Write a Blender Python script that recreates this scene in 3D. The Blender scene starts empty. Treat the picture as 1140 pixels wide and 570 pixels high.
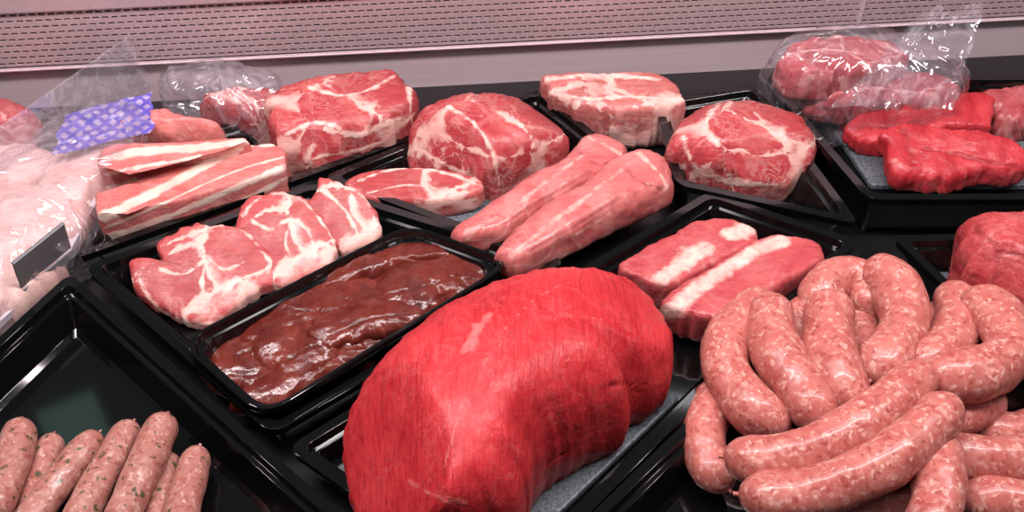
import bpy, bmesh, math, random
import numpy as np
from mathutils import Vector, noise, kdtree, Euler
from mathutils.bvhtree import BVHTree
random.seed(4)
C = bpy.context.scene.collection
sc = bpy.context.scene
sc.view_settings.view_transform = 'Standard'
F = 1222.0; H = 0.62; TH = math.radians(44)
CT, ST = math.cos(TH), math.sin(TH)
# ---------------------------------------------------------------- camera
cd = bpy.data.cameras.new('camera'); cam = bpy.data.objects.new('camera', cd); C.objects.link(cam)
cd.sensor_width = 36; cd.lens = 36*F/1140; cd.clip_start = .01
cam.location = (0, 0, H); cam.rotation_euler = (math.radians(90)-TH, 0, 0); sc.camera = cam

def ray(px, py):
    u = (px-570)/F; v = (285-py)/F
    return np.array([u, CT+v*ST, -ST+v*CT])
def P(px, py, z=0.0):
    d = ray(px, py); t = (z-H)/d[2]
    return np.array([0, 0, H])+d*t
def scale_at(px, py, z=0.0):
    return ((z-H)/ray(px, py)[2])/F          # metres per pixel

# ---------------------------------------------------------------- object helpers
def link(name, me, mat=None, parent=None, smooth=True):
    o = bpy.data.objects.new(name, me); C.objects.link(o)
    if mat: me.materials.append(mat)
    if parent is not None: o.parent = parent
    if smooth: me.polygons.foreach_set('use_smooth', [True]*len(me.polygons))
    return o
def tag(o, label=None, cat=None, group=None, kind=None):
    if label: o['label'] = label
    if cat: o['category'] = cat
    if group: o['group'] = group
    if kind: o['kind'] = kind
    return o
def empty(name, loc, label, cat, group=None):
    o = bpy.data.objects.new(name, None); C.objects.link(o); o.location = loc
    o.empty_display_size = .02
    return tag(o, label, cat, group)
def mesh(name, vs, fs):
    me = bpy.data.meshes.new(name); me.from_pydata([tuple(map(float, v)) for v in vs], [], fs); me.update(); return me
def boxbm(bm, x0, x1, y0, y1, z0, z1):
    v = [bm.verts.new(p) for p in ((x0,y0,z0),(x1,y0,z0),(x1,y1,z0),(x0,y1,z0),(x0,y0,z1),(x1,y0,z1),(x1,y1,z1),(x0,y1,z1))]
    for f in ((3,2,1,0),(4,5,6,7),(0,1,5,4),(1,2,6,5),(2,3,7,6),(3,0,4,7)): bm.faces.new([v[i] for i in f])
def bmobj(name, bm, mat, parent=None, bevel=0, smooth=False):
    if bevel: bmesh.ops.bevel(bm, geom=bm.edges[:], offset=bevel, segments=2, affect='EDGES')
    me = bpy.data.meshes.new(name); bm.to_mesh(me); bm.free()
    return link(name, me, mat, parent, smooth)

# ---------------------------------------------------------------- materials
def newmat(name):
    m = bpy.data.materials.new(name); m.use_nodes = True
    nt = m.node_tree; b = nt.nodes['Principled BSDF']; return m, nt, b
def N(nt, t, **kw):
    n = nt.nodes.new(t)
    for k, v in kw.items():
        if k in n.inputs: n.inputs[k].default_value = v
        else: setattr(n, k, v)
    return n
def mixc(nt, fac, a, b, mode='MIX'):
    n = nt.nodes.new('ShaderNodeMix'); n.data_type = 'RGBA'; n.blend_type = mode
    for idx, x in ((0, fac), (6, a), (7, b)):
        if isinstance(x, bpy.types.NodeSocket): nt.links.new(x, n.inputs[idx])
        else: n.inputs[idx].default_value = x if idx == 0 else (*x, 1)
    return n.outputs[2]
def math_(nt, op, a, b=None, clamp=False):
    n = nt.nodes.new('ShaderNodeMath'); n.operation = op; n.use_clamp = clamp
    for i, x in enumerate((a, b)):
        if x is None: continue
        if isinstance(x, bpy.types.NodeSocket): nt.links.new(x, n.inputs[i])
        else: n.inputs[i].default_value = x
    return n.outputs[0]
def mrange(nt, v, a, b, c=0., d=1.):
    n = nt.nodes.new('ShaderNodeMapRange'); n.clamp = True
    nt.links.new(v, n.inputs[0])
    for i, x in enumerate((a, b, c, d)):
        if isinstance(x, bpy.types.NodeSocket): nt.links.new(x, n.inputs[i+1])
        else: n.inputs[i+1].default_value = x
    return n.outputs[0]
def coords(nt, scale=(1,1,1), rot=(0,0,0)):
    tc = nt.nodes.new('ShaderNodeTexCoord'); mp = nt.nodes.new('ShaderNodeMapping')
    mp.inputs['Scale'].default_value = scale; mp.inputs['Rotation'].default_value = rot
    nt.links.new(tc.outputs['Object'], mp.inputs[0]); return mp.outputs[0]
def ntex(nt, vec, scale, detail=4, rough=.55, dist=0):
    n = N(nt, 'ShaderNodeTexNoise', Scale=scale, Detail=detail, Roughness=rough, Distortion=dist)
    nt.links.new(vec, n.inputs['Vector']); return n.outputs['Fac']
def warp(nt, v, scale, amt, detail=3):
    nn = N(nt, 'ShaderNodeTexNoise', Scale=scale, Detail=detail); nt.links.new(v, nn.inputs['Vector'])
    sb = N(nt, 'ShaderNodeVectorMath', operation='SUBTRACT'); sb.inputs[1].default_value = (.5,.5,.5)
    s_ = N(nt, 'ShaderNodeVectorMath', operation='SCALE'); s_.inputs['Scale'].default_value = amt
    ad = N(nt, 'ShaderNodeVectorMath', operation='ADD')
    nt.links.new(nn.outputs['Color'], sb.inputs[0]); nt.links.new(sb.outputs[0], s_.inputs[0]); nt.links.new(v, ad.inputs[0]); nt.links.new(s_.outputs[0], ad.inputs[1])
    return ad.outputs[0]

def meat(name, ca, cb, fat=(.72,.49,.43), marb=.5, mscale=28, rough=.40, coat=.20, fibre=None, dark=(.10,.006,.01), bump=.45, width=.045, islands=0, iscale=24, seam=.13, fine=.5, fib=.25, wet=35):
    m, nt, b = newmat(name)
    v = coords(nt)
    n1 = ntex(nt, v, 18, 5, .65, .6)
    col = mixc(nt, mrange(nt, n1, .36, .64), ca, cb)
    fv = coords(nt, *(fibre or ((60,400,400),(0,0,.6))))
    n2 = ntex(nt, fv, 1.0, 4, .65)
    n3 = ntex(nt, v, mscale, 3, .55, 1.4)
    ridge = mrange(nt, math_(nt, 'ABSOLUTE', math_(nt, 'SUBTRACT', n3, .5)), 0, width, 1, 0)
    ridge = math_(nt, 'MULTIPLY', ridge, mrange(nt, ntex(nt, v, mscale*.45, 2, .5), .42, .62, 0, marb))
    n7 = ntex(nt, v, mscale*3.2, 3, .6, 2.)
    r2 = mrange(nt, math_(nt, 'ABSOLUTE', math_(nt, 'SUBTRACT', n7, .5)), 0, .05, 1, 0)
    r2 = math_(nt, 'MULTIPLY', r2, mrange(nt, ntex(nt, v, 30, 3), .40, .62, 0, marb*fine))
    ridge = math_(nt, 'MAXIMUM', ridge, r2)
    n5 = ntex(nt, v, 160, 3, .7)
    at = N(nt, 'ShaderNodeAttribute', attribute_name='fat')
    af = math_(nt, 'ADD', at.outputs['Fac'], math_(nt, 'MULTIPLY', math_(nt, 'SUBTRACT', n5, .5), .9))
    af = math_(nt, 'MULTIPLY', mrange(nt, af, .20, .85), mrange(nt, at.outputs['Fac'], .0, .35))
    mask = math_(nt, 'MAXIMUM', ridge, af)
    if islands:      # muscle bundles walled off by seams of fat of changing width
        wv = warp(nt, warp(nt, v, 14, .06, 2), 80, .010, 3)
        vo = N(nt, 'ShaderNodeTexVoronoi', Scale=iscale, feature='DISTANCE_TO_EDGE'); nt.links.new(wv, vo.inputs['Vector'])
        v2 = N(nt, 'ShaderNodeTexVoronoi', Scale=iscale); nt.links.new(wv, v2.inputs['Vector'])
        sp = N(nt, 'ShaderNodeSeparateColor'); nt.links.new(v2.outputs['Color'], sp.inputs[0])
        col = mixc(nt, mrange(nt, sp.outputs[0], 0, 1, 0, .75), col, tuple(x*.55 for x in ca))
        wd = mrange(nt, ntex(nt, v, 20, 4, .65), .44, .66, .001, seam)
        sm = mrange(nt, math_(nt, 'DIVIDE', vo.outputs['Distance'], wd), .35, 1.3, islands, 0)
        mask = math_(nt, 'MAXIMUM', mask, sm)
    col = mixc(nt, mrange(nt, n2, .42, .75, 0, fib), col, tuple(min(1, x*1.4+.03) for x in cb))
    col = mixc(nt, mrange(nt, n2, .30, .46, fib*1.2, 0), col, tuple(x*.55 for x in ca))
    n6 = ntex(nt, v, 45, 3)
    fcol = mixc(nt, mrange(nt, n6, .35, .7), fat, tuple(f*g for f, g in zip(fat, (.95, .72, .72))))
    col = mixc(nt, mask, col, fcol)
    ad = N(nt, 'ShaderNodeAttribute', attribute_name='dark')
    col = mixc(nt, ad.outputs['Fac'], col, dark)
    nt.links.new(col, b.inputs['Base Color'])
    nt.links.new(mrange(nt, n5, .3, .7, rough-.1, rough+.15), b.inputs['Roughness'])
    nt.links.new(mrange(nt, ntex(nt, v, wet, 3), .42, .6, coat*.3, min(1, coat*2)), b.inputs['Coat Weight'])
    b.inputs['Coat Roughness'].default_value = .08
    b.inputs['Specular IOR Level'].default_value = .22
    bp = N(nt, 'ShaderNodeBump', Strength=bump, Distance=.0015)
    hsum = math_(nt, 'ADD', math_(nt, 'ADD', math_(nt, 'MULTIPLY', n2, .7), math_(nt, 'MULTIPLY', n5, .7)), math_(nt, 'MULTIPLY', mask, .3))
    nt.links.new(hsum, bp.inputs['Height'])
    nt.links.new(bp.outputs[0], b.inputs['Normal']); nt.links.new(bp.outputs[0], b.inputs['Coat Normal'])
    return m

M = {}
M['topside'] = meat('topside_beef', (.35,.010,.016), (.49,.025,.031), fat=(.64,.20,.19), marb=.40, mscale=13, rough=.46, coat=.12, fibre=((480,30,150),(0,0,.5)), width=.014, bump=.65, fine=.5, fib=.34)
M['beef'] = meat('red_beef', (.33,.011,.018), (.45,.030,.038), fat=(.6,.18,.18), marb=.5, mscale=22, rough=.42, coat=.15, bump=.6, fibre=((110,40,110),(0,0,.4)), fib=.35)
M['pork'] = meat('marbled_pork', (.40,.045,.050), (.51,.095,.092), marb=.45, mscale=20, width=.045, islands=.92, iscale=11, seam=.16)
M['roast'] = meat('pork_neck_roast', (.35,.030,.038), (.47,.074,.076), marb=.45, mscale=18, width=.05, islands=.82, iscale=9.5, seam=.12, fine=.9)
M['pale'] = meat('pale_pork', (.44,.10,.095), (.56,.18,.165), fat=(.74,.52,.46), marb=.6, mscale=18, width=.06, islands=.8, iscale=9, seam=.16)
M['fillet'] = meat('pork_fillet', (.41,.080,.080), (.53,.155,.145), marb=.5, mscale=13, width=.05, fibre=((40,260,260),(0,0,-.7)), coat=.30, bump=.3)
M['loin'] = meat('pork_loin', (.34,.038,.046), (.46,.088,.090), fat=(.72,.52,.45), marb=.35, mscale=16, fibre=((90,350,350),(0,0,-.6)), bump=.5)
M['belly'] = meat('pork_belly', (.47,.095,.090), (.60,.19,.17), fat=(.76,.59,.51), marb=.5, mscale=18, fibre=((40,350,350),(0,0,-.4)))
M['liver'] = meat('liver', (.070,.008,.006), (.150,.021,.012), fat=(.25,.06,.045), marb=.4, mscale=14, rough=.28, coat=.45, bump=.55, dark=(.012,.002,.002), fibre=((90,90,90),(0,0,0)), fib=.2, wet=70)
M['chicken'] = meat('chicken', (.64,.36,.33), (.75,.50,.46), fat=(.80,.66,.62), marb=.3, mscale=12)
M['mince'] = meat('lean_pork', (.33,.028,.033), (.43,.062,.062), fat=(.60,.26,.24), marb=.7, mscale=20, bump=.8, fibre=((90,130,110),(0,.5,.9)))
M['bagmeat'] = meat('bagged_beef', (.36,.045,.055), (.48,.11,.115), fat=(.68,.42,.40), marb=.5, mscale=16, islands=.6, iscale=11, fibre=((110,110,110),(0,0,0)))

def sausage_mat(name, ca, cb, fatc, bits, herb=None, cells=150., fs_=.75):
    m, nt, b = newmat(name)
    v = coords(nt)
    n0 = ntex(nt, v, 60, 4, .7)
    w_ = warp(nt, v, 160., .010)
    vo = N(nt, 'ShaderNodeTexVoronoi', Scale=cells); nt.links.new(w_, vo.inputs['Vector'])
    sep = N(nt, 'ShaderNodeSeparateColor'); nt.links.new(vo.outputs['Color'], sep.inputs[0])
    col = mixc(nt, mrange(nt, n0, .35, .65), ca, cb)
    soft = mrange(nt, vo.outputs['Distance'], .2, .8, 1, .1)
    big = mrange(nt, ntex(nt, v, 130, 2), .30, .55, .35, 1)
    col = mixc(nt, math_(nt, 'MULTIPLY', math_(nt, 'MULTIPLY', mrange(nt, sep.outputs[0], .52, .76, 0, fs_), soft), big), col, fatc)
    col = mixc(nt, math_(nt, 'MULTIPLY', mrange(nt, sep.outputs[1], .62, .82, 0, .7), soft), col, bits)
    if herb:
        vh = N(nt, 'ShaderNodeTexVoronoi', Scale=270.); nt.links.new(w_, vh.inputs['Vector'])
        s2 = N(nt, 'ShaderNodeSeparateColor'); nt.links.new(vh.outputs['Color'], s2.inputs[0])
        hm = math_(nt, 'MULTIPLY', mrange(nt, s2.outputs[2], .84, .88), mrange(nt, vh.outputs['Distance'], .3, .5, .9, 0))
        col = mixc(nt, hm, col, herb)
    nt.links.new(col, b.inputs['Base Color'])
    b.inputs['Roughness'].default_value = .42; b.inputs['Coat Weight'].default_value = .35; b.inputs['Coat Roughness'].default_value = .14
    b.inputs['Specular IOR Level'].default_value = .25
    bp = N(nt, 'ShaderNodeBump', Strength=.3, Distance=.001); nt.links.new(ntex(nt, v, 200, 2), bp.inputs['Height'])
    nt.links.new(bp.outputs[0], b.inputs['Normal'])
    return m
M['sausage'] = sausage_mat('coarse_sausage', (.39,.090,.076), (.47,.145,.120), (.69,.40,.34), (.25,.03,.028), cells=320.)
M['herb_sausage'] = sausage_mat('herb_sausage', (.32,.105,.085), (.39,.165,.135), (.56,.36,.30), (.21,.045,.038), herb=(.035,.05,.018), cells=380.)

def simple(name, col, rough=.4, metal=0, coat=0, bump=0, bscale=200, stretch=None):
    m, nt, b = newmat(name)
    v = coords(nt, stretch or (1,1,1)); n = ntex(nt, v, bscale, 3)
    c = mixc(nt, n, tuple(x*.85 for x in col), tuple(min(1, x*1.12) for x in col))
    nt.links.new(c, b.inputs['Base Color']); b.inputs['Roughness'].default_value = rough
    b.inputs['Metallic'].default_value = metal; b.inputs['Coat Weight'].default_value = coat; b.inputs['Coat Roughness'].default_value = .08
    if bump:
        bp = N(nt, 'ShaderNodeBump', Strength=bump, Distance=.001); nt.links.new(n, bp.inputs['Height']); nt.links.new(bp.outputs[0], b.inputs['Normal'])
    return m
M['black'] = simple('black_plastic', (.0030,.0033,.0035), .06, 0, 0)
M['black'].node_tree.nodes['Principled BSDF'].inputs['IOR'].default_value = 1.6
M['deck'] = simple('deck', (.006,.006,.007), .3)
M['wallm'] = simple('satin_wall', (.82,.64,.68), .22, .45, 0, stretch=(.02,1,1))
M['vent'] = simple('vent_metal', (.52,.37,.39), .34, .3)
M['hole'] = simple('vent_dark', (.08,.045,.05), .7)
M['steel'] = simple('brushed_steel', (.20,.19,.20), .45, .3)
M['white'] = simple('white_plastic', (.55,.48,.52), .3)
def granite():
    m, nt, b = newmat('slate')
    v = coords(nt); a = ntex(nt, v, 420, 4, .8); c_ = ntex(nt, v, 60, 3)
    col = mixc(nt, mrange(nt, a, .38, .66), (.022,.026,.032), (.20,.22,.25))
    col = mixc(nt, mrange(nt, c_, .4, .7, 0, .4), col, (.06,.07,.085))
    nt.links.new(col, b.inputs['Base Color']); b.inputs['Roughness'].default_value = .4
    return m
M['slate'] = granite()
def film(name, haze=.03, rough=.06, gloss=.5, bump=.6, bs=55):
    m, nt, b = newmat(name)
    out = nt.nodes['Material Output']
    tr = N(nt, 'ShaderNodeBsdfTransparent'); tr.inputs[0].default_value = (.97,.96,.98,1)
    gl = N(nt, 'ShaderNodeBsdfGlossy'); gl.inputs['Roughness'].default_value = rough; gl.inputs['Color'].default_value = (1,1,1,1)
    df = N(nt, 'ShaderNodeBsdfDiffuse'); df.inputs['Color'].default_value = (.85,.82,.9,1)
    v = coords(nt); n = ntex(nt, v, bs, 2, .5, 1.2)
    rg = mrange(nt, math_(nt, 'ABSOLUTE', math_(nt, 'SUBTRACT', n, .5)), 0, .10, 1, 0)
    bp = N(nt, 'ShaderNodeBump', Strength=bump, Distance=.005); nt.links.new(rg, bp.inputs['Height'])
    for s_ in (gl, df): nt.links.new(bp.outputs[0], s_.inputs['Normal'])
    lw = N(nt, 'ShaderNodeLayerWeight', Blend=.25); nt.links.new(bp.outputs[0], lw.inputs['Normal'])
    f = math_(nt, 'ADD', math_(nt, 'MULTIPLY', lw.outputs['Facing'], gloss), .06, True)
    m1 = N(nt, 'ShaderNodeMixShader'); nt.links.new(math_(nt, 'ADD', math_(nt, 'MULTIPLY', math_(nt, 'POWER', rg, 3.), haze*2), haze*.7), m1.inputs[0])
    nt.links.new(tr.outputs[0], m1.inputs[1]); nt.links.new(df.outputs[0], m1.inputs[2])
    mx = N(nt, 'ShaderNodeMixShader'); nt.links.new(f, mx.inputs[0]); nt.links.new(m1.outputs[0], mx.inputs[1]); nt.links.new(gl.outputs[0], mx.inputs[2])
    nt.links.new(mx.outputs[0], out.inputs[0]); return m
M['film'] = film('clear_film', bs=14, gloss=.35, bump=.35, rough=.09); M['hazy'] = film('hazy_film', haze=.05, bs=18, gloss=.4, bump=.5, rough=.09)
M['acrylic'] = film('clear_acrylic', haze=.08, rough=.03, gloss=.3, bump=0)
def printm():
    m, nt, b = newmat('purple_print')
    v = warp(nt, coords(nt, (1,1,1), (0,0,.6)), 30, .012)
    w1 = N(nt, 'ShaderNodeTexWave', Scale=34., Distortion=.5); w2 = N(nt, 'ShaderNodeTexWave', Scale=34., Distortion=.5, bands_direction='Y')
    nt.links.new(v, w1.inputs[0]); nt.links.new(v, w2.inputs[0])
    mk = math_(nt, 'MAXIMUM', mrange(nt, w1.outputs['Fac'], .4, .7), mrange(nt, w2.outputs['Fac'], .4, .7))
    nt.links.new(mixc(nt, mk, (.52,.42,.70), (.10,.07,.40)), b.inputs['Base Color']); b.inputs['Roughness'].default_value = .25
    nt.links.new(mrange(nt, mk, 0, 1, .55, .95), b.inputs['Alpha'])
    return m
M['print'] = printm()

# ---------------------------------------------------------------- splines
def catmull(pts, n, closed=False):
    pts = np.array(pts, float); m = len(pts); out = []
    segs = m if closed else m-1
    for s in range(segs):
        if closed: p = [pts[(s+k-1) % m] for k in range(4)]
        else: p = [pts[max(0, s-1)], pts[s], pts[s+1], pts[min(m-1, s+2)]]
        for t in np.linspace(0, 1, 16, endpoint=False):
            out.append(.5*((2*p[1])+(-p[0]+p[2])*t+(2*p[0]-5*p[1]+4*p[2]-p[3])*t*t+(-p[0]+3*p[1]-3*p[2]+p[3])*t**3))
    out.append(pts[0] if closed else pts[-1]); out = np.array(out)
    d = np.r_[0, np.cumsum(np.linalg.norm(np.diff(out, axis=0), axis=1))]
    q = np.linspace(0, d[-1], n, endpoint=not closed)
    return np.stack([np.interp(q, d, out[:, k]) for k in range(out.shape[1])], 1)

def split_faces(o, mask_v, name, mat):
    """move the faces whose vertices carry the mask into a child mesh"""
    me = o.data; bm = bmesh.new(); bm.from_mesh(me)
    bm2 = bm.copy()
    f1 = [f for f in bm.faces if sum(mask_v[v.index] for v in f.verts) > len(f.verts)*.5]
    S = set(f1); best = set()
    while S:
        st = [next(iter(S))]; S.discard(st[0]); comp = set(st)
        while st:
            f = st.pop()
            for e in f.edges:
                for g in e.link_faces:
                    if g in S: S.discard(g); comp.add(g); st.append(g)
        if len(comp) > len(best): best = comp
    f1 = list(best); idx = {f.index for f in f1}
    if len(f1) < 8: bm.free(); bm2.free(); return None
    bmesh.ops.delete(bm, geom=f1, context='FACES')
    bm2.faces.ensure_lookup_table()
    bmesh.ops.delete(bm2, geom=[f for f in bm2.faces if f.index not in idx], context='FACES')
    bm.to_mesh(me); me2 = bpy.data.meshes.new(name); bm2.to_mesh(me2); bm.free(); bm2.free()
    return link(name, me2, mat, o)

def blob(name, label, cat, outline, h, z0, mat, spine=None, p=2.3, kb=.6, kf=.2, amp=.002, nsc=28, veins=(), group=None, parent=None, res=.0019, plabels=None, cuts=(), rag=.0012, ridged=False, lean=0, grow=1.0, sharp=False):
    """lean: the piece rises by this much from its front edge to its back edge (it rests on a rim behind)"""
    if sharp:
        pts = np.array(outline, float); o2 = []
        for i in range(len(pts)): 
            for t in np.linspace(0, 1, 12, endpoint=False): o2.append(pts[i]*(1-t)+pts[(i+1) % len(pts)]*t)
        o2 = catmull(o2, 400, True)
    else: o2 = catmull(outline, 400, True)
    y0, y1 = o2[:, 1].min(), o2[:, 1].max()
    W = np.array([P(x, y, z0+(h*(kb-kf)+lean)*(y1-y)/(y1-y0)+h*kf) for x, y in o2])[:, :2]
    per = np.linalg.norm(np.diff(W, axis=0), axis=1).sum()
    n = int(min(300, max(60, per/res)))
    W = catmull(W[::4], n, True)
    cen = W.mean(0); ymin, ymax = W[:, 1].min(), W[:, 1].max()
    dirs = (W-cen)/np.linalg.norm(W-cen, axis=1)[:, None]
    W = cen+(W-cen)*grow
    W = W+dirs*np.array([rag*(noise.noise(Vector((w[0]*90, w[1]*90, 5)))+.5*noise.noise(Vector((w[0]*260, w[1]*260, 5)))) for w in W])[:, None]
    if spine is None:
        S = np.array([[cen[0], cen[1], 1.0]])
    else:
        sp = catmull([(s[0], s[1], s[2] if len(s) > 2 else 1.) for s in spine], 60)
        S = np.array([[*P(s[0], s[1], z0+h*s[2])[:2], s[2]] for s in sp])
    T = np.array([S[np.argmin(((S[:, :2]-w)**2).sum(1))] for w in W])
    k = max(1, n//16)
    for _ in range(3):
        T = np.mean([np.roll(T, s, 0) for s in range(-k, k+1)], 0)
    zeq = .25*h
    R = np.linalg.norm(W-T[:, :2], axis=1).mean()
    ph = np.linspace(0, math.pi/2, 400)
    rr, zz = np.cos(ph)**(2/p), np.sin(ph)**(2/p); rr[-1] = 0
    d = np.r_[0, np.cumsum(np.hypot(np.diff(rr)*R, np.diff(zz)*(h-zeq)))]
    m = int(min(80, max(10, d[-1]/res)))
    q = np.linspace(0, d[-1]*.985, m)
    bt = .90 if p < 4 else .97
    rings = [(bt, -1), (bt+(1-bt)*.55, -.7), (bt+(1-bt)*.85, -.35)]+[(np.interp(t, d, rr), np.interp(t, d, zz)) for t in q]
    V = []
    for r, z in rings:
        XY = T[:, :2]+(W-T[:, :2])*r
        Z = z0+zeq+(z*zeq if z < 0 else z*(h*T[:, 2]-zeq))
        V.append(np.c_[XY, Z if np.ndim(Z) else np.full(n, Z)])
    V = np.concatenate(V); nr = len(rings)
    fs = []
    for j in range(nr-1):
        for i in range(n):
            a = j*n+i; b_ = j*n+(i+1) % n
            fs.append((a, b_, b_+n, a+n))
    ar = (W[:, 0]*np.roll(W[:, 1], -1)-np.roll(W[:, 0], -1)*W[:, 1]).sum()
    if ar < 0: fs = [f[::-1] for f in fs]
    bot = list(range(n)); top = list(range((nr-1)*n, nr*n))
    if ar > 0: bot = bot[::-1]
    else: top = top[::-1]
    org = np.array([cen[0], cen[1], z0])
    L = V-org; calm = np.ones(len(L))
    for az, el, fr in cuts:
        a_, e_ = math.radians(az), math.radians(el)
        nn_ = np.array([math.cos(a_)*math.cos(e_), math.sin(a_)*math.cos(e_), math.sin(e_)])
        s = (L-np.array([0, 0, h*.4]))@nn_; lim = fr*s.max(); sm_ = .003
        ex = np.where(s > lim-sm_, ((np.maximum(0, s-lim+sm_))**2)/(np.maximum(0, s-lim+sm_)+sm_*2+1e-9), 0)
        L = L-nn_*(ex*.96)[:, None]; calm = np.where(s > lim, .5, calm)
    L[:, 2] = np.maximum(L[:, 2], 0)
    me = mesh(name, L, fs+[tuple(bot), tuple(top)])
    nv = len(L); nor = np.zeros(nv*3); me.vertices.foreach_get('normal', nor); nor = nor.reshape(-1, 3)
    nor[:, 2] = np.where(L[:, 2] < .001, 0, nor[:, 2])
    off = random.random()*50
    def nz3(v):
        if ridged:
            q_ = v*nsc+np.array([off, 0, 0]); w_ = noise.noise_vector(Vector(q_)*.6)*.8
            return 1.1-2.6*abs(noise.noise(Vector(q_)+w_))-1.3*abs(noise.noise(Vector(q_)*2.3+w_))
        return noise.noise(Vector(v)*nsc+Vector((off, 0, 0)))+.4*noise.noise(Vector(v)*nsc*2.7+Vector((0, off, 0)))+.2*noise.noise(Vector(v)*nsc*6)
    disp = np.array([nz3(v) for v in L])*amp*calm
    L = L+nor*disp[:, None]; L[:, 2] = np.maximum(L[:, 2], 0)
    if lean:
        f_ = np.clip((L[:, 1]+cen[1]-ymin)/(ymax-ymin), 0, 1); L[:, 2] += lean*f_
    fat = np.zeros(nv); dark = np.zeros(nv); parts = {}
    if veins:
        bvh = BVHTree.FromPolygons([Vector(v+org) for v in L], fs)
        hs = []
        for pts, wpx, st, kind in veins:
            ln = sum(math.dist(pts[i], pts[i+1]) for i in range(len(pts)-1))
            q2 = catmull(pts, max(3, int(ln/2.5))); hit = []
            for a in q2:
                hh = bvh.ray_cast(Vector((0, 0, H)), Vector(ray(*a)))
                if hh[0] is not None: hit.append(hh[0]-Vector(org))
            if not hit: continue
            kd = kdtree.KDTree(len(hit))
            for i, x in enumerate(hit): kd.insert(x, i)
            kd.balance()
            w = wpx*scale_at(*pts[0], z0+h*.6)
            D = np.array([kd.find(Vector(v))[2] for v in L])
            layer = kind not in ('f', 'd'); c1, c2 = (.45, .16) if layer else (.75, .45)
            for i in np.where(D < 3.5*w)[0]:
                x = Vector(L[i]); g1 = noise.noise(x*55+Vector((3, off, 0))); g2 = noise.noise(x*170+Vector((3, off, 0)))
                D[i] = D[i]*(1-c1*g1)+w*c2*g2
            val = np.clip((1.4 if not layer else 1.7)-D/(w*.5)*(1 if not layer else 1.1), 0, 1)*st
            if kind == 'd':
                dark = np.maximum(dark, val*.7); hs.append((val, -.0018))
            else:
                fat = np.maximum(fat, val)
                if kind not in ('f', 'l'): parts.setdefault(kind, np.zeros(nv)); parts[kind] = np.maximum(parts[kind], val)
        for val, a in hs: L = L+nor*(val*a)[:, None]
        L[:, 2] = np.maximum(L[:, 2], 0)
    me.vertices.foreach_set('co', L.ravel())
    for nm, arr in (('fat', fat), ('dark', dark)):
        at = me.attributes.new(nm, 'FLOAT', 'POINT'); at.data.foreach_set('value', arr.astype(np.float32))
    me.update()
    o = link(name, me, mat, parent); o.location = org
    if parent is not None: o.location = Vector(org)-parent.location
    elif label: tag(o, label, cat, group)
    names = list(parts)
    if names:
        c = split_faces(o, parts[names[0]] > .5, names[0], mat)
        if c and plabels: c['label'] = plabels
    return o

def sausage(label, path, rpx, mat, group, name='sausage', zl=0, base=.006, ends=True, seg=52, cs=20, knot=1.):
    """path: (px, py[, layer]); layer lifts the axis above the tray floor in sausage radii"""
    sc0 = scale_at(path[0][0], path[0][1], base+.03); r = rpx*sc0*.96
    pts = [P(q[0], q[1], base+r*(1+(q[2] if len(q) > 2 else zl))) for q in path]
    A = catmull(pts, seg*3); dd = np.r_[0, np.cumsum(np.linalg.norm(np.diff(A, axis=0), axis=1))]; Ln = dd[-1]
    s = .5-.5*np.cos(np.linspace(0, math.pi, seg)); s = .6*s+.4*np.linspace(0, 1, seg); s[0] = .0; s[-1] = 1
    q = s*Ln
    A = np.stack([np.interp(q, dd, A[:, k]) for k in range(3)], 1)
    org = A.mean(0); org[2] = base
    tang = np.gradient(A, axis=0); tang /= np.linalg.norm(tang, axis=1)[:, None]
    up = np.array([0, 0, 1.]); V = []; off = random.random()*40
    for i in range(seg):
        t = tang[i]; up = up-t*np.dot(up, t); up /= np.linalg.norm(up); sd = np.cross(t, up)
        e = min(q[i], Ln-q[i]); k = min(1, e/(r*1.25))
        rad = r*max(.07, (1-(1-k)**2.0)**.5)
        rad *= 1+.12*noise.noise(Vector((off, q[i]*24, 0)))
        for j in range(cs):
            a = 2*math.pi*j/cs
            v = A[i]+(up*math.cos(a)+sd*math.sin(a))*rad
            w = (noise.noise(Vector(v)*60+Vector((off, 0, 0)))*.10+noise.noise(Vector(v)*160)*.03)*rad
            V.append(v+(up*math.cos(a)+sd*math.sin(a))*w-org)
    fs = [(i*cs+j, i*cs+(j+1) % cs, (i+1)*cs+(j+1) % cs, (i+1)*cs+j) for i in range(seg-1) for j in range(cs)]
    fs += [tuple(range(cs))[::-1], tuple(range((seg-1)*cs, seg*cs))]
    me = mesh(name, V, fs); o = link(name, me, mat); o.location = org
    tag(o, label, 'sausage', group)
    if ends:
        for sgn, idx in ((-1, 0), (1, seg-1)):
            a = A[idx]-org; t = tang[idx]*sgn
            bm = bmesh.new(); prev = None
            for dl, rd in ((-.22, .13), (.0, .09), (.10, .06), (.17, .09), (.20, .04)):
                c = a+t*r*dl*knot; u = np.array([0, 0, 1.])-t*t[2]; u /= np.linalg.norm(u)+1e-6; w = np.cross(t, u)
                ring = [bm.verts.new(tuple(c+(u*math.cos(g)+w*math.sin(g))*rd*r*(1+.25*(j % 2)))) for j, g in enumerate(np.linspace(0, 2*math.pi, 9)[:-1])]
                if prev:
                    for j in range(8): bm.faces.new((prev[j], prev[(j+1) % 8], ring[(j+1) % 8], ring[j]))
                prev = ring
            bm.faces.new(prev)
            bmobj('casing_knot', bm, mat, o, smooth=True)
    return o

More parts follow.
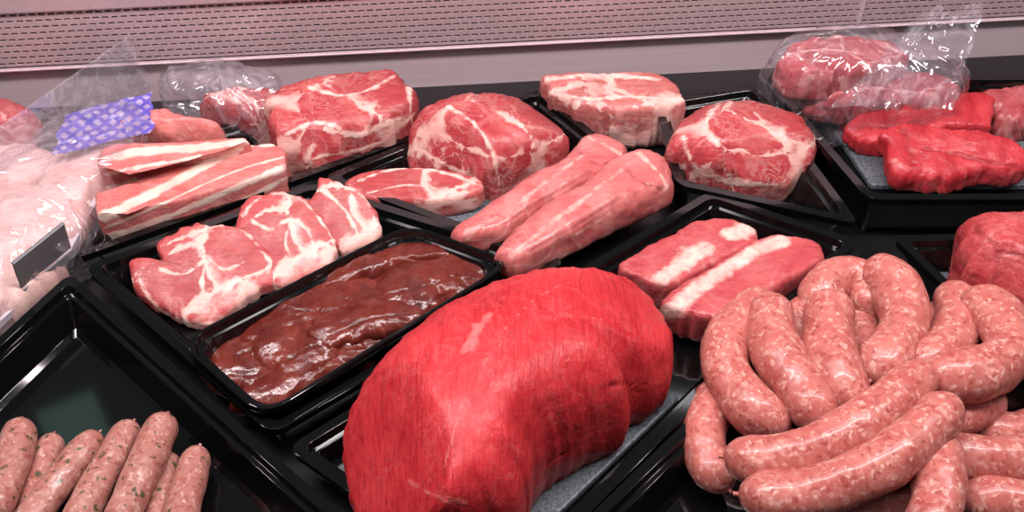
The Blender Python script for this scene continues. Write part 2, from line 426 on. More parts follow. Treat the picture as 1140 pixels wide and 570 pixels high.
# ---------------------------------------------------------------- trays
def inset(Q, d):
    n = len(Q); out = []
    for i in range(n):
        a = Q[i-1]-Q[i]; b = Q[(i+1) % n]-Q[i]
        a /= np.linalg.norm(a); b /= np.linalg.norm(b)
        s = a+b; s /= np.linalg.norm(s)
        out.append(Q[i]+s*d/math.sin(math.acos(np.clip(np.dot(a, b), -1, 1))/2))
    return np.array(out)
def rounded(Q, r, k=7):
    n = len(Q); out = []
    for i in range(n):
        a = Q[i-1]-Q[i]; b = Q[(i+1) % n]-Q[i]
        a /= np.linalg.norm(a); b /= np.linalg.norm(b)
        p0, p2 = Q[i]+a*r, Q[i]+b*r
        for t in np.linspace(0, 1, k): out.append((1-t)**2*p0+2*t*(1-t)*Q[i]+t*t*p2)
    return np.array(out)
def shell(name, Q, prof, mat, r=.018):
    Q = np.array(Q)
    ar = sum(Q[i-1][0]*Q[i][1]-Q[i][0]*Q[i-1][1] for i in range(len(Q)))
    if ar < 0: Q = Q[::-1]
    org = np.array([*Q.mean(0), 0])
    V = []
    for d, z in prof:
        R = rounded(inset(Q, d), max(.003, r-d*.6)); V += [(*p, z) for p in R]
    n = len(R); m = len(prof)
    V = np.array(V)-org
    fs = [(j*n+i, j*n+(i+1) % n, (j+1)*n+(i+1) % n, (j+1)*n+i) for j in range(m-1) for i in range(n)]
    fs += [tuple(range(n))[::-1], tuple(range((m-1)*n, m*n))]
    me = mesh(name, V, fs); o = link(name, me, mat, smooth=False)
    bv = o.modifiers.new('bevel', 'BEVEL'); bv.width = .0012; bv.segments = 3; bv.limit_method = 'ANGLE'; bv.angle_limit = .5
    o.location = org
    return o
def tray(label, corners, h=.034, z=0., mat=None, name='display_tray', r=.012, w=.007):
    Q = [P(x, y, z+h)[:2] for x, y in corners]
    t = .0035
    prof = [(.012, z+.0005), (.0055, z+h-.006), (.0, z+h-.006), (.0, z+h), (w, z+h), (w+.0015, z+h-.006), (w+.005, z+h-.006), (w+.012, z+t+.003), (w+.016, z+t)]
    return tag(shell(name, Q, prof, mat or M['black'], r), label, 'tray')
FL = .0036
tray('large black tray in the front left corner holding herb sausages, mostly empty', [(78,303),(-170,530),(170,840),(418,606)])
tray('black tray holding the three pork neck steaks and the liver dish', [(92,297),(350,203),(632,290),(303,484)])
tray('long black tray with the big red beef joint and two pork loins', [(790,212),(957,268),(560,668),(318,498)])
tray('black tray at front right filled with a heap of thick sausages', [(967,272),(1200,462),(880,850),(606,622)])
tray('black tray at right edge under the trimmed pork lump', [(992,262),(1260,255),(1340,420),(1160,424)])
tray('deep black tray at back right holding red beef and a clear bag', [(966,222),(1215,222),(1170,84),(848,84)], h=.046)
tray('black tray behind under the single round pork neck roast', [(728,112),(842,94),(958,250),(752,205)], h=.036)
tray('black tray in the middle back holding pork fillets and neck roasts', [(358,197),(600,98),(712,186),(590,284)], h=.030)
tray('black tray at back left carrying pork belly strips and neck joint', [(82,289),(472,150),(424,84),(150,168)], h=.030)
tray('whitish plastic tray at left edge with bagged chicken', [(70,294),(142,160),(-110,190),(-80,430)], h=.026, mat=M['white'])
dz = FL+.001
tray('small black rounded dish filled with dark liver', [(197,380),(455,248),(574,291),(292,465)], h=.040, z=dz, name='liver_dish', r=.022, w=.003)

def slab(label, corners, z=FL, t=.006, name='slate_board'):
    Q = [P(x, y, z+t)[:2] for x, y in corners]
    return tag(shell(name, Q, [(.001, z), (0, z+.001), (0, z+t-.001), (.001, z+t)], M['slate'], .004), label, 'serving board')
slab('grey speckled slate board under the big red beef joint', [(350,524),(590,385),(758,441),(550,640)])
slab('grey slate board beneath the flat neck steak and fillets', [(405,236),(560,180),(680,212),(560,275)])
slab('grey slate board under the two red beef pieces', [(905,110),(1120,110),(1180,206),(970,206)])
slab('grey slate board below the trimmed pork lump at right edge', [(1018,298),(1190,284),(1290,375),(1150,400)])
slab('grey slate board peeking out under the two pork loins', [(700,330),(810,270),(900,300),(800,390)])

# ---------------------------------------------------------------- setting
A0 = P(0, 122, 0); B0 = P(1140, 61, 0); dv = B0-A0; ang = math.atan2(dv[1], dv[0]); wl = np.linalg.norm(dv[:2])
bm = bmesh.new(); boxbm(bm, -1.1, 1.1, -.1, 1.2, -.03, 0); tag(bmobj('floor', bm, M['deck']), 'dark deck of the refrigerated counter', kind='structure')
wr = (0, 0, ang)
def wallobj(name, bm, mat, bevel=0):
    o = bmobj(name, bm, mat, None, bevel); o.location = A0; o.rotation_euler = wr; return o
VZ = .047
bm = bmesh.new(); boxbm(bm, -.5, wl+.5, 0, .03, 0, VZ+.2)
tag(wallobj('wall_back', bm, M['wallm']), 'satin metal back wall of the counter', kind='structure')
bm = bmesh.new(); boxbm(bm, -.5, wl+.5, -.006, -.0002, VZ-.003, VZ)
tag(wallobj('trim_1', bm, M['wallm'], bevel=.001), kind='structure')
vent = bpy.data.objects.new('vent_grille', None); C.objects.link(vent); vent.location = A0; vent.rotation_euler = wr
tag(vent, 'long perforated metal air grille with rows of slots along the back wall', 'air grille')
vs, fs = [], []
cw, chh, rows, cols = .0082, .0062, 9, 195
x0 = -.28
for r_ in range(rows):
    for c in range(cols):
        ox = x0+c*cw+(cw/2 if r_ % 2 else 0); oz = VZ+.002+r_*chh
        a = [(ox, oz), (ox+cw, oz), (ox+cw, oz+chh), (ox, oz+chh)]
        b_ = [(ox+.0012, oz+.0021), (ox+cw-.0012, oz+.0021), (ox+cw-.0012, oz+chh-.0021), (ox+.0012, oz+chh-.0021)]
        k = len(vs); vs += [(x, -.004, z) for x, z in a]+[(x, -.004, z) for x, z in b_]+[(x, -.0022, z) for x, z in b_]
        for i in range(4):
            j = (i+1) % 4; fs.append((k+i, k+j, k+4+j, k+4+i)); fs.append((k+4+i, k+4+j, k+8+j, k+8+i))
link('perforated_plate', mesh('perforated_plate', vs, fs), M['vent'], vent, smooth=False)
bm = bmesh.new(); boxbm(bm, x0, x0+cols*cw, -.0022, -.0002, VZ, VZ+.002+rows*chh); bmobj('dark_backing', bm, M['hole'], vent)
bm = bmesh.new(); boxbm(bm, x0, x0+cols*cw, -.007, -.0002, VZ+.0022+rows*chh, VZ+.2); bmobj('upper_plate', bm, M['vent'], vent, bevel=.001)
sx = wl*.815
bm = bmesh.new(); boxbm(bm, sx, sx+.004, -.0055, -.004, VZ+.001, VZ+.002+rows*chh); bmobj('seam_strip', bm, M['wallm'], vent)

# ---------------------------------------------------------------- meats
G = FL
blob('beef_joint', 'huge smooth bright red beef topside joint on slate in the middle front', 'beef joint',
     [(383,535),(384,488),(400,447),(430,402),(470,362),(516,334),(563,312),(610,299),(655,298),(697,303),(726,319),(746,350),(752,382),(746,412),(730,431),(708,439),(698,448),(702,462),(684,480),(658,494),(632,508),(606,530),(596,545),(588,575),(565,615),(480,640),(420,620),(390,575)],
     .110, G+.006, M['topside'], spine=[(655,330,.84),(605,338,.96),(562,370,1.02),(532,420,1.0),(510,480,.93),(498,550,.78)], p=2.15, kb=.55, kf=.10, amp=.0020, nsc=18,
     cuts=[(205,36,.79), (20,55,.86)], rag=.003,
     veins=[([(546,350),(532,366),(524,386)], 14, .55, 'f'), ([(640,312),(600,330),(565,362),(540,400)], 3, .6, 'f'), ([(540,400),(512,455),(495,520)], 3, .55, 'f'),
            ([(600,360),(640,352),(700,360)], 2, .5, 'f'), ([(560,420),(600,405),(650,400)], 2, .5, 'f'), ([(580,330),(602,350),(590,375)], 2.5, .5, 'f'), ([(610,385),(640,380),(660,390)], 2.5, .5, 'f'),
            ([(560,540),(580,500),(620,470),(680,450)], 2, .5, 'f'), ([(455,535),(480,550),(520,560)], 7, .45, 'f'),
            ([(712,438),(698,428),(680,430)], 5, .8, 'd'), ([(604,535),(612,515),(628,505)], 5, .7, 'd')], res=.0017)
gs = 'raw neck steaks in the black tray behind the liver dish'
sk = dict(p=9, amp=.0009, nsc=40, group=gs, kb=.92, kf=.05, rag=.003)
blob('neck_steak', 'leftmost marbled pork neck steak nearest the liver dish', 'pork steak',
     [(143,296),(158,290),(180,292),(176,272),(203,253),(238,248),(268,254),(292,272),(308,294),(306,318),(286,330),(264,350),(235,368),(205,362),(176,345),(158,332),(148,315)],
     .012, G, M['pork'], lean=.034,
     veins=[([(180,300),(205,305),(230,290),(250,300),(275,290)], 4, .9, 'f'), ([(230,290),(225,320),(240,345)], 4, .9, 'f'),
            ([(180,274),(240,252),(275,260),(306,300)], 4, .9, 'f'), ([(152,307),(175,343),(215,361),(250,357)], 5, .9, 'f')], **sk)
blob('neck_steak', 'middle marbled pork neck steak leaning on the left one', 'pork steak',
     [(262,252),(268,230),(290,214),(320,214),(346,230),(366,256),(376,285),(362,305),(335,318),(312,326),(298,314),(284,292),(270,272)],
     .011, G+.013, M['pork'], lean=.032,
     veins=[([(280,245),(300,255),(325,245),(345,260),(350,285)], 4, .9, 'f'), ([(325,245),(318,270),(330,300)], 4, .8, 'f'), ([(268,242),(295,217),(335,222),(368,262),(374,290)], 4, .9, 'f')], **sk)
blob('neck_steak', 'rightmost narrow pork neck steak standing behind the liver dish', 'pork steak',
     [(344,234),(352,217),(355,196),(376,202),(400,208),(415,233),(424,260),(416,275),(394,284),(376,286),(362,268)],
     .011, G+.022, M['pork'], lean=.030,
     veins=[([(358,210),(375,225),(392,245),(400,270)], 4, .9, 'f'), ([(380,206),(407,222),(421,262)], 4, .9, 'f')], **sk)
# liver
gl = 'pieces of liver in the dish'
lk = dict(p=3.0, group=gl, kb=.5, rag=.005, grow=1.11)
lz = dz+.0036
def lv(label, ol, h, z, a=.0018, vn=()):
    blob('liver_piece', label, 'liver', ol, h, lz+z, M['liver'], amp=a, nsc=38, veins=vn, **lk)
lv('dark brown liver lobe at the left end of the dish', [(226,400),(255,372),(300,352),(345,360),(350,390),(325,425),(300,448),(262,440),(232,422)], .024, .0, .0028, vn=[([(262,395),(290,385),(325,372)], 4, .6, 'd'), ([(250,415),(285,415),(320,400)], 3, .5, 'd')])
lv('broad glossy liver lobe in the middle of the dish', [(272,372),(318,335),(370,312),(420,318),(440,345),(425,378),(380,402),(335,425),(300,412),(282,392)], .020, .010, .003, [([(330,345),(365,345),(405,335)], 3, .6, 'd'), ([(320,400),(350,385),(390,380)], 3, .6, 'd')])
lv('long thin liver lobe along the back rim of the dish', [(335,325),(380,298),(420,285),(460,279),(500,280),(525,290),(480,302),(430,314),(385,332),(350,340)], .026, .006, .0025)
lv('reddish brown liver lobe at the right end of the dish', [(420,312),(470,294),(510,284),(550,298),(545,318),(500,344),(460,368),(430,372),(408,340)], .026, .004, .003, [([(440,325),(475,318),(510,305)], 3, .6, 'd'), ([(450,350),(480,335),(520,320)], 3, .5, 'd')])
lv('small darker liver lobe along the front rim of the dish', [(270,447),(318,412),(370,390),(415,368),(450,372),(405,408),(345,442),(302,460)], .022, .003, .0025)
lv('folded liver flap lying on top near the dish centre', [(355,360),(390,342),(430,335),(462,345),(455,362),(415,375),(375,388),(352,380)], .012, .022, .0022, [([(375,370),(410,355),(445,350)], 3, .5, 'd')])
# pork belly
gb = 'pork belly strips on the back left tray'
blob('pork_belly', 'front pork belly strip with white fat bands lying diagonally', 'pork belly',
     [(113,242),(262,165),(304,159),(320,174),(321,204),(205,259),(140,280),(121,276)],
     .044, G, M['belly'], spine=[(140,240),(200,215),(255,190),(295,175)], p=12, amp=.0010, group=gb, kb=.95, kf=.08, sharp=True,
     veins=[([(114,242),(160,220),(215,191),(265,165),(305,160)], 13, 1, 'rind_fat'), ([(118,254),(170,232),(230,204),(275,186),(316,175)], 4, .8, 'l'), ([(119,264),(160,252),(205,234),(270,206),(318,186)], 8, .95, 'l'), ([(126,277),(165,267),(205,252),(270,223),(320,198)], 6, .9, 'l')], plabels='white fat and rind edge')
blob('pork_belly', 'back pork belly slab with broad white fat layers', 'pork belly',
     [(117,178),(130,166),(200,163),(274,154),(280,166),(235,198),(165,223),(128,238),(119,215)],
     .056, G, M['belly'], spine=[(145,195),(200,182),(250,167)], p=12, amp=.0010, group=gb, kb=.95, kf=.08, sharp=True,
     veins=[([(120,176),(160,168),(220,164),(272,157)], 12, 1, 'rind_fat'), ([(120,194),(160,185),(210,177),(268,166)], 6, .9, 'l'), ([(121,210),(165,199),(220,184),(262,172)], 8, .95, 'l'), ([(124,228),(165,214),(220,196),(250,185)], 5, .9, 'l')], plabels='white fat and rind edge')
blob('pork_piece', 'pink pork piece with pale rind resting behind the belly slabs', 'pork', [(126,170),(148,142),(175,126),(205,134),(222,146),(250,151),(240,168),(190,176),(140,180)],
     .050, G, M['belly'], p=5, amp=.003, kb=.85, cuts=[(-80,35,.85)], rag=.004)
blob('neck_joint', 'thick marbled pork neck joint at the end of the back left tray', 'pork joint',
     [(300,132),(314,112),(345,97),(375,84),(410,79),(440,77),(450,92),(462,112),(461,140),(442,158),(402,178),(360,193),(325,192),(308,176),(302,152)],
     .062, G, M['roast'], p=8, amp=.0015, nsc=24, kb=.92, cuts=[(-85,32,.78), (-85,70,.92)], rag=.005,
     veins=[([(320,150),(345,137),(370,140),(395,152),(420,142),(456,128)], 6, .95, 'f'), ([(345,97),(375,106),(405,102),(440,84)], 6, .9, 'f'), ([(325,186),(360,174),(400,167),(440,152)], 5, .9, 'f'), ([(455,95),(459,140)], 6, .9, 'f')])
blob('neck_roast', 'rounded marbled pork neck roast behind the flat steak and fillets', 'pork joint',
     [(456,152),(464,130),(482,116),(506,106),(550,103),(587,112),(612,132),(631,157),(624,178),(592,198),(562,213),(535,215),(505,199),(468,184),(455,168)],
     .066, G, M['roast'], p=4, amp=.002, nsc=24, kb=.82, cuts=[(-125,28,.74), (30,55,.84)], rag=.004,
     veins=[([(463,165),(490,180),(535,203)], 6, .9, 'f'), ([(500,118),(530,140),(548,170),(556,205)], 5, .9, 'f')])
blob('neck_steak', 'flat oval pork neck steak lying alone on slate', 'pork steak',
     [(384,212),(400,195),(440,186),(490,189),(527,199),(539,214),(525,231),(480,241),(425,240),(393,229)],
     .020, G+.006, M['pork'], p=10, amp=.0009, nsc=40, kb=.95, kf=.08, lean=.008,
     veins=[([(390,205),(440,188),(490,191),(535,206)], 5, .9, 'f'), ([(410,215),(450,206),(490,210),(520,214)], 3, .8, 'f'), ([(387,218),(430,229),(480,230),(530,222)], 4, .9, 'l')])
blob('pork_slab', 'square cut pale pork slab at the back against the wall', 'pork', [(602,92),(612,82),(650,79),(700,82),(738,85),(750,105),(759,126),(752,147),(715,161),(665,159),(628,140),(612,117)],
     .046, G, M['pale'], p=10, amp=.002, kb=.95, kf=.08, rag=.004, veins=[([(610,88),(660,83),(735,88)], 8, .8, 'f'), ([(613,104),(660,110),(700,107),(752,112)], 6, .85, 'f')])
blob('neck_roast', 'lone round pork neck roast with red core on its own tray', 'pork joint',
     [(738,180),(752,145),(774,118),(808,109),(852,115),(888,132),(906,163),(903,190),(872,213),(822,215),(770,203),(744,192)],
     .060, G, M['roast'], p=4, amp=.002, nsc=24, kb=.82, cuts=[(-80,36,.77), (130,55,.88)], rag=.004,
     veins=[([(760,152),(775,187),(815,203),(865,206)], 6, .9, 'f'), ([(800,115),(785,140),(800,160)], 9, .9, 'f'), ([(840,125),(865,150),(890,160)], 4, .8, 'f')])
gf = 'long pork fillets across the middle tray'
blob('pork_fillet', 'rear pork fillet, partly hidden by the front one', 'pork fillet', [(501,264),(530,240),(560,220),(590,197),(612,186),(632,172),(650,150),(668,146),(684,152),(699,164),(692,185),(650,213),(600,243),(555,270),(515,276)],
     .028, .027, M['fillet'], spine=[(540,250,.8),(600,212,.95),(650,180,1),(675,168,.9)], p=2.8, amp=.0022, nsc=26, kb=.7, group=gf, rag=.003,
     veins=[([(520,258),(560,238),(600,208),(650,172)], 7, .5, 'f'), ([(560,250),(610,220),(660,190)], 3, .4, 'd'), ([(655,152),(690,170)], 6, .6, 'f'), ([(640,165),(665,182),(690,180)], 3, .6, 'd')])
blob('pork_fillet', 'front pork fillet pointing toward the big red beef joint', 'pork fillet', [(552,296),(566,268),(590,246),(615,226),(645,207),(670,184),(698,166),(722,164),(740,174),(750,198),(744,213),(700,239),(655,262),(610,290),(575,304)],
     .034, .028, M['fillet'], spine=[(582,274,.8),(640,240,.94),(690,205,1),(725,190,.95)], p=2.8, amp=.0024, nsc=26, kb=.7, group=gf, rag=.003,
     veins=[([(570,285),(600,258),(650,222),(700,182)], 8, .5, 'f'), ([(590,280),(640,252),(700,215)], 3, .4, 'd'), ([(710,170),(732,190),(742,208)], 5, .7, 'f'), ([(640,262),(690,232)], 6, .5, 'f'), ([(690,180),(708,198),(735,212)], 3, .6, 'd')])
gl2 = 'pork loins with white fat strips'
blob('pork_loin', 'left pork loin with short white fat strip', 'pork loin', [(688,314),(700,296),(760,256),(790,244),(820,246),(844,261),(841,278),(800,308),(762,332),(738,341),(706,330)],
     .030, G+.008, M['loin'], spine=[(730,305,.9),(775,280,1),(810,262,1)], p=9, amp=.0011, kb=.9, kf=.1, group=gl2, rag=.003,
     veins=[([(832,254),(815,260),(790,272),(765,290),(735,310)], 19, .72, 'fat_strip')], plabels='white fat strip')
blob('pork_loin', 'right pork loin with long white fat strip', 'pork loin', [(736,350),(760,326),(815,287),(850,264),(880,262),(908,272),(917,284),(912,302),(875,328),(825,364),(797,380),(765,372),(741,360)],
     .032, G+.008, M['loin'], spine=[(780,342,.9),(830,310,1),(880,285,1)], p=9, amp=.0011, kb=.9, kf=.1, group=gl2, rag=.003,
     veins=[([(872,268),(842,277),(808,299),(772,325),(744,348)], 19, .72, 'fat_strip')], plabels='long white fat strip')
gr = 'red beef pieces on slate at back right'
blob('beef_piece', 'rear bright red beef piece partly under the front one', 'beef', [(938,156),(946,138),(972,128),(988,117),(1030,110),(1080,101),(1104,106),(1108,128),(1095,150),(1040,155),(1000,172),(965,173)],
     .018, G+.006, M['beef'], p=8, amp=.0014, nsc=36, kb=.9, kf=.05, group=gr, rag=.004, lean=.018, veins=[([(960,140),(1000,140),(1050,125)], 3, .5, 'd'), ([(1000,125),(1060,118)], 2, .5, 'f')])
blob('beef_piece', 'front bright red beef piece with folded left edge', 'beef', [(984,190),(986,165),(978,150),(1000,136),(1035,138),(1085,146),(1125,160),(1146,185),(1122,204),(1090,203),(1065,210),(1025,215),(992,211)],
     .020, G+.008, M['beef'], p=7, amp=.0018, nsc=36, kb=.9, kf=.05, group=gr, rag=.004, lean=.022, veins=[([(1005,142),(1012,165),(1018,182)], 4, .7, 'd'), ([(1030,165),(1065,172),(1100,180),(1135,186)], 4, .6, 'd'), ([(1040,150),(1090,160)], 2, .5, 'f'), ([(1020,195),(1060,195)], 2, .5, 'f')])
blob('trimmed_pork_lump', 'dull red trimmed pork lump at right edge above sausages', 'pork', [(1069,265),(1085,241),(1130,236),(1180,245),(1210,290),(1190,345),(1145,369),(1118,361),(1102,335),(1074,322),(1066,292)],
     .066, G+.006, M['mince'], p=4, amp=.004, nsc=24, kb=.8, rag=.005, cuts=[(-125,35,.78), (-60,30,.85)], veins=[([(1085,255),(1110,280),(1105,320)], 5, .7, 'd'), ([(1120,330),(1150,340)], 4, .6, 'd'), ([(1110,280),(1140,285)], 4, .6, 'd')])
bag = empty('meat_bag', P(960,110,G), 'clear crumpled plastic bag with beef at back right beside red pieces', 'plastic bag')
blob('bagged_beef', None, None, [(864,88),(870,66),(890,48),(925,41),(965,40),(992,54),(1010,76),(970,100),(915,112),(878,106)], .034, .044, M['bagmeat'], p=6, amp=.003, kb=.9, kf=.02, parent=bag, rag=.006, veins=[([(880,60),(920,55),(960,60)], 4, .7, 'f')])
blob('bagged_beef', None, None, [(894,116),(918,92),(975,80),(1030,82),(1064,98),(1056,122),(1005,138),(940,138),(904,130)], .032, .020, M['bagmeat'], p=6, amp=.003, kb=.9, kf=.02, parent=bag, rag=.006, veins=[([(930,100),(980,98),(1030,105)], 4, .7, 'f')])
blob('bag_film', None, None, [(852,92),(858,60),(890,38),(955,30),(1000,45),(1050,80),(1074,108),(1044,138),(990,148),(920,146),(872,126)], .086, .008, M['film'], p=4, amp=.0022, nsc=16, kb=.82, parent=bag, ridged=True, rag=.006)
blob('pork_piece', 'pink meat at right edge behind the red beef', 'pork', [(1085,108),(1120,98),(1170,100),(1190,125),(1150,150),(1115,150),(1100,130)], .030, G+.006, M['bagmeat'], p=4, amp=.004, kb=.8, rag=.004)

def sheet(name, c, mat, amp, nsc, parent=None, nu=60, nv=40, ridged=True):
    cs = [P(*q) for q in c]; V = []
    org = np.array(parent.location) if parent else np.zeros(3)
    off = random.random()*30
    for j in range(nv):
        for i in range(nu):
            u, v = i/(nu-1), j/(nv-1)
            wob = .12*noise.noise(Vector((u*3, v*3, off))); u2, v2 = u+wob*.5, v+wob
            p = cs[0]*(1-u2)*(1-v2)+cs[1]*u2*(1-v2)+cs[2]*u2*v2+cs[3]*(1-u2)*v2
            w = noise.noise(Vector((u*nsc+off, v*nsc*.4, 0)))
            if ridged: w = 1-2.2*abs(w)-1.1*abs(noise.noise(Vector((u*nsc*2.1, v*nsc*.9+off, 3))))
            p = p+np.array([0, -.6, .8])*w*amp+np.array([noise.noise(Vector((v*5, off, 0)))*amp*1.5*(u-.5), 0, 0])
            V.append(p-org)
    fs = [(j*nu+i, j*nu+i+1, (j+1)*nu+i+1, (j+1)*nu+i) for j in range(nv-1) for i in range(nu-1)]
    return link(name, mesh(name, V, fs), mat, parent)
sheet('open_end', [(930,118,.07),(1058,120,.055),(1092,12,.097),(1030,8,.097)], M['hazy'], .006, 3, bag)

bag2 = empty('meat_bag', P(262,110,G), 'clear crumpled bag with red pork between belly and neck joint', 'plastic bag')
blob('bagged_pork', None, None, [(224,130),(238,112),(285,103),(320,108),(330,128),(318,150),(285,158),(250,152)], .045, G, M['roast'], p=5, amp=.004, kb=.8, parent=bag2, rag=.004)
blob('bag_film', None, None, [(178,88),(190,66),(225,62),(270,76),(310,92),(332,112),(325,142),(290,158),(240,152),(205,130),(184,112)], .060, .004, M['hazy'], p=2.8, amp=.005, nsc=18, kb=.85, parent=bag2, ridged=True, rag=.006)
bag3 = empty('chicken_bag', P(60,220,.005), 'clear bag of pale chicken with purple printed grid at left edge', 'plastic bag')
for ol, hh in (([(46,235),(58,190),(86,152),(126,140),(150,158),(140,190),(112,225),(84,250),(60,250)], .038),
               ([(-30,245),(0,212),(45,208),(92,232),(86,264),(44,292),(0,312),(-30,300)], .036),
               ([(-30,320),(0,290),(45,285),(66,300),(20,350),(-20,375)], .034),
               ([(-40,190),(0,165),(45,165),(66,200),(10,225),(-30,228)], .034)):
    blob('chicken_piece', None, None, ol, hh, .0045, M['chicken'], p=3.4, amp=.002, nsc=12, kb=.75, parent=bag3, rag=.004, grow=1.10)
sheet('printed_label', [(60,172,.052),(70,128,.056),(168,104,.056),(168,148,.052)], M['print'], .0025, 3, bag3)
blob('bag_film', None, None, [(-60,330),(-40,205),(20,160),(70,118),(140,100),(170,118),(162,165),(116,238),(86,284),(20,338),(-20,385)], .062, .0045, M['hazy'], p=4, amp=.003, nsc=14, kb=.85, parent=bag3, ridged=True, rag=.006)
blob('pork_piece', 'dark pink meat piece in the far left back corner', 'pork', [(-30,130),(0,112),(25,118),(44,135),(30,160),(-10,168),(-35,155)], .04, 0.001, M['bagmeat'], p=3.5, amp=.004, kb=.8)
# acrylic divider
a = P(5,236,.004); b2 = P(176,104,.004)
a[2] = b2[2] = 0
dvn = (b2-a)/np.linalg.norm(b2-a); nn = np.array([-dvn[1], dvn[0], 0])*.0012
vs = [q+nn*s for q, s in ((a, -1), (b2, -1), (b2, 1), (a, 1))]
mid = (a+b2)/2; z1 = .020
V8 = [(*(v-mid)[:2], z1) for v in vs]+[(*(v-mid)[:2], .076) for v in vs]
o = link('clear_divider', mesh('clear_divider', V8, [(3,2,1,0),(4,5,6,7),(0,1,5,4),(1,2,6,5),(2,3,7,6),(3,0,4,7)]), M['acrylic'], smooth=False)
o.location = (mid[0], mid[1], 0); tag(o, 'clear acrylic divider panel standing diagonally beside the bagged chicken', 'divider')
clip = empty('tag_holder', P(48,300,.02), 'dark steel price tag holder on the rim at left', 'tag holder')
org = np.array(clip.location)
def quadplate(name, c, th, mat, parent):
    cs = [P(*q)-org for q in c]; nrm = np.cross(cs[1]-cs[0], cs[3]-cs[0]); nrm /= np.linalg.norm(nrm)
    vs = cs+[q-nrm*th for q in cs]
    o = link(name, mesh(name, vs, [(0,1,2,3),(7,6,5,4),(0,4,5,1),(1,5,6,2),(2,6,7,3),(3,7,4,0)]), mat, parent, smooth=False)
    bv = o.modifiers.new('b', 'BEVEL'); bv.width = .0008; return o
quadplate('plate', [(24,322,.034),(80,276,.034),(72,248,.064),(14,294,.064)], .0015, M['steel'], clip)
quadplate('top_lip', [(14,294,.064),(72,248,.064),(69,246,.064),(11,292,.064)], .0015, M['steel'], clip)
quadplate('foot', [(24,322,.034),(80,276,.034),(86,282,.027),(30,328,.027)], .0015, M['steel'], clip)

# ---------------------------------------------------------------- sausages
g1 = 'thick coarse sausages heaped in the front right tray'
sg = [
 ('thick sausage bent in a hook at the very back of the heap', [(912,368,.6),(914,328,1.2),(938,306,1.4),(964,318,1.2),(975,355,.9)], 26),
 ('long curved sausage running down from the back of the heap centre', [(966,296,1.2),(998,323,1.6),(1006,368,1.6),(968,424,1.6)], 28),
 ('leftmost upright curved sausage of the back row', [(858,332,.9),(818,368,1.1),(808,410,1.2),(838,455,1.2),(880,478,1.0)], 27),
 ('second upright sausage from the left in the back row', [(856,333,1.5),(862,385,1.9),(890,430,1.9),(922,478,1.7)], 27),
 ('third upright sausage, slimmer, in the back row', [(926,330,1.6),(922,380,1.8),(930,415,1.8),(952,460,1.6)], 28),
 ('short sausage showing between the upright ones', [(902,335,.6),(890,375,.5),(905,430,.4)], 24),
 ('low sausage filling the loop of the hooked one', [(958,335,.2),(960,375,.3),(985,420,.3)], 24),
 ('low sausage curving down the left flank of the heap', [(806,428,.3),(786,470,.3),(786,510,.2),(812,545,.1)], 26),
 ('long sausage lying across the heap, upper of the front two', [(805,508,2.1),(870,510,2.5),(950,478,3.0),(1036,410,3.0)], 28),
 ('longest sausage lying across the front, lower of the two', [(822,550,2.0),(895,550,2.5),(985,515,3.0),(1064,446,3.2)], 30),
 ('short sausage standing behind the C shaped one', [(1060,320,.9),(1066,360,1.3),(1048,395,1.7),(1012,412,1.9)], 26),
 ('C shaped sausage curling round at the right of the heap', [(1066,338,1.6),(1106,350,1.9),(1124,388,2.1),(1095,414,2.3),(1028,420,2.5)], 28),
 ('sausage end tucked below the C shaped one', [(1025,462,1.2),(1065,462,1.2),(1112,440,1.0)], 27),
 ('horizontal sausage leaving the frame at right', [(1035,503,1.2),(1100,512,1.2),(1175,508,1.0)], 28),
 ('upright sausage reaching the bottom edge under the long ones', [(1036,485,1.8),(1045,545,2.2),(1030,610,2.0)], 30),
 ('flat lying sausage at the bottom edge of the heap', [(915,560,.5),(980,562,.6),(1040,575,.5)], 27),
 ('sausage in the lower right corner of the photo', [(1068,560,.9),(1110,558,.9),(1180,570,.8)], 29),
 ('sausage half hidden above the one leaving the frame at right', [(1085,482,.5),(1130,480,.5),(1180,470,.4)], 25),
 ('small sausage end peeping out left of the C shaped one', [(992,365,.2),(1025,372,.5),(1050,345,.4)], 24),
 ('low sausage filling the gap beside the bottom edge sausages', [(1085,535,.2),(1120,530,.2),(1175,540,.2)], 24),
 ('hidden lower sausage supporting the front of the heap', [(850,570,0),(890,560,0),(940,530,0),(990,500,0)], 26),
 ('hidden lower sausage under the back row', [(850,400,0),(900,440,0),(960,430,0),(1020,400,0)], 26),
 ('low sausage seen between the back row and the C shaped one', [(1000,450,.4),(985,430,.8),(1000,390,.8),(1035,365,.6)], 24),
]
for lb, pth, r in sg: sausage(lb, pth, r, M['sausage'], g1)
g2 = 'herb sausages in the front left tray'
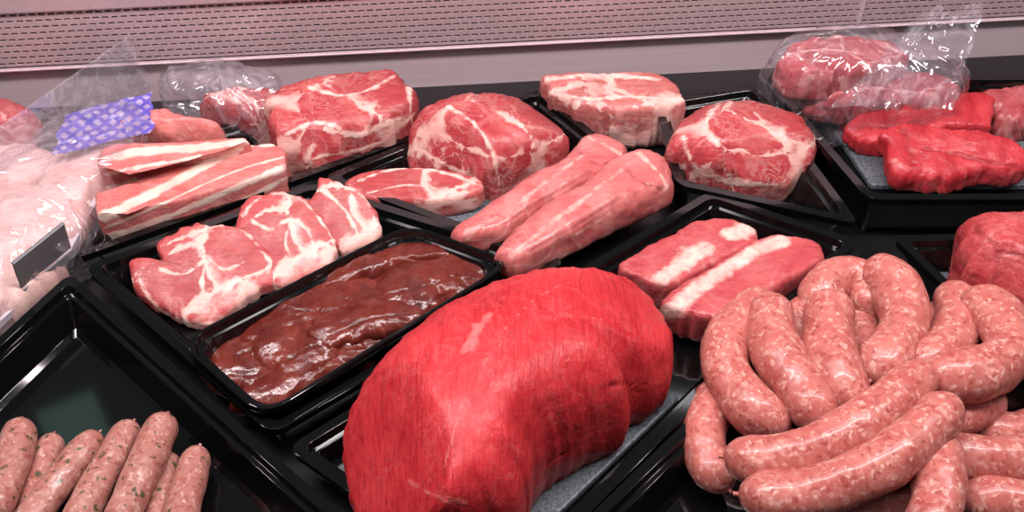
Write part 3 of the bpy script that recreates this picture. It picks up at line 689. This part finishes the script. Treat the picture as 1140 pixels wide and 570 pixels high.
hs = [
 ('herb sausage at the left edge of the photo with rounded tip', [(24,468,1.2),(14,515,1.2),(-8,580,1.2)], 20),
 ('short herb sausage tucked behind, second from left', [(60,484,.2),(48,525,.2),(30,590,.2)], 18),
 ('herb sausage third from left, slanting to the corner', [(110,482,.9),(72,528,1.0),(18,600,1.0)], 19),
 ('herb sausage fourth from left with thick middle', [(148,470,.9),(118,522,1.0),(74,605,1.0)], 19),
 ('longest herb sausage with twisted pointed tip', [(186,462,1.0),(163,515,1.1),(120,610,1.1)], 20),
 ('thin herb sausage between the last two', [(190,505,0),(180,550,0),(166,610,0)], 16),
 ('rightmost herb sausage, short and apart', [(222,498,.3),(208,550,.3),(194,615,.3)], 20),
]
for lb, pth, r in hs: sausage(lb, pth, r, M['herb_sausage'], g2, name='herb_sausage', knot=1.3)

# ---------------------------------------------------------------- light
def area(name, loc, rot, sx_, sy_, e, col, aim=None):
    l = bpy.data.lights.new(name, 'AREA'); l.shape = 'RECTANGLE'; l.size = sx_; l.size_y = sy_; l.energy = e; l.color = col
    o = bpy.data.objects.new(name, l); C.objects.link(o); o.location = loc; o.rotation_euler = rot
    if aim: o.rotation_euler = (Vector(aim)-Vector(loc)).to_track_quat('-Z', 'Y').to_euler()
    return o
area('case_lamp', (.05, .50, .85), (math.radians(4), 0, 0), 1.5, .05, 14, (1, .95, .94))
area('back_lamp', (0, .60, .66), (math.radians(26), 0, 0), 1.5, .03, 5.0, (1, .86, .90))
area('shop_light', (-.6, -.4, 1.5), (math.radians(20), math.radians(-15), 0), .5, .3, 4.5, (1, .97, .94))
area('reflection_light', (-.90, 1.38, 1.3), (0, 0, 0), .12, .24, .06, (.55, 1, .85), aim=(-.3, .4, 0))  # added green lamp, placed so the front left tray floor mirrors it
area('reflection_light', (.35, 1.75, 1.6), (0, 0, 0), 1.3, .06, 1.2, (.95, .97, 1), aim=(.1, .5, 0))  # added strip lamp for reflections in the trays and highlights on the liver
w = bpy.data.worlds.new('world'); sc.world = w; w.use_nodes = True
w.node_tree.nodes['Background'].inputs[0].default_value = (.74, .72, .76, 1); w.node_tree.nodes['Background'].inputs[1].default_value = .10
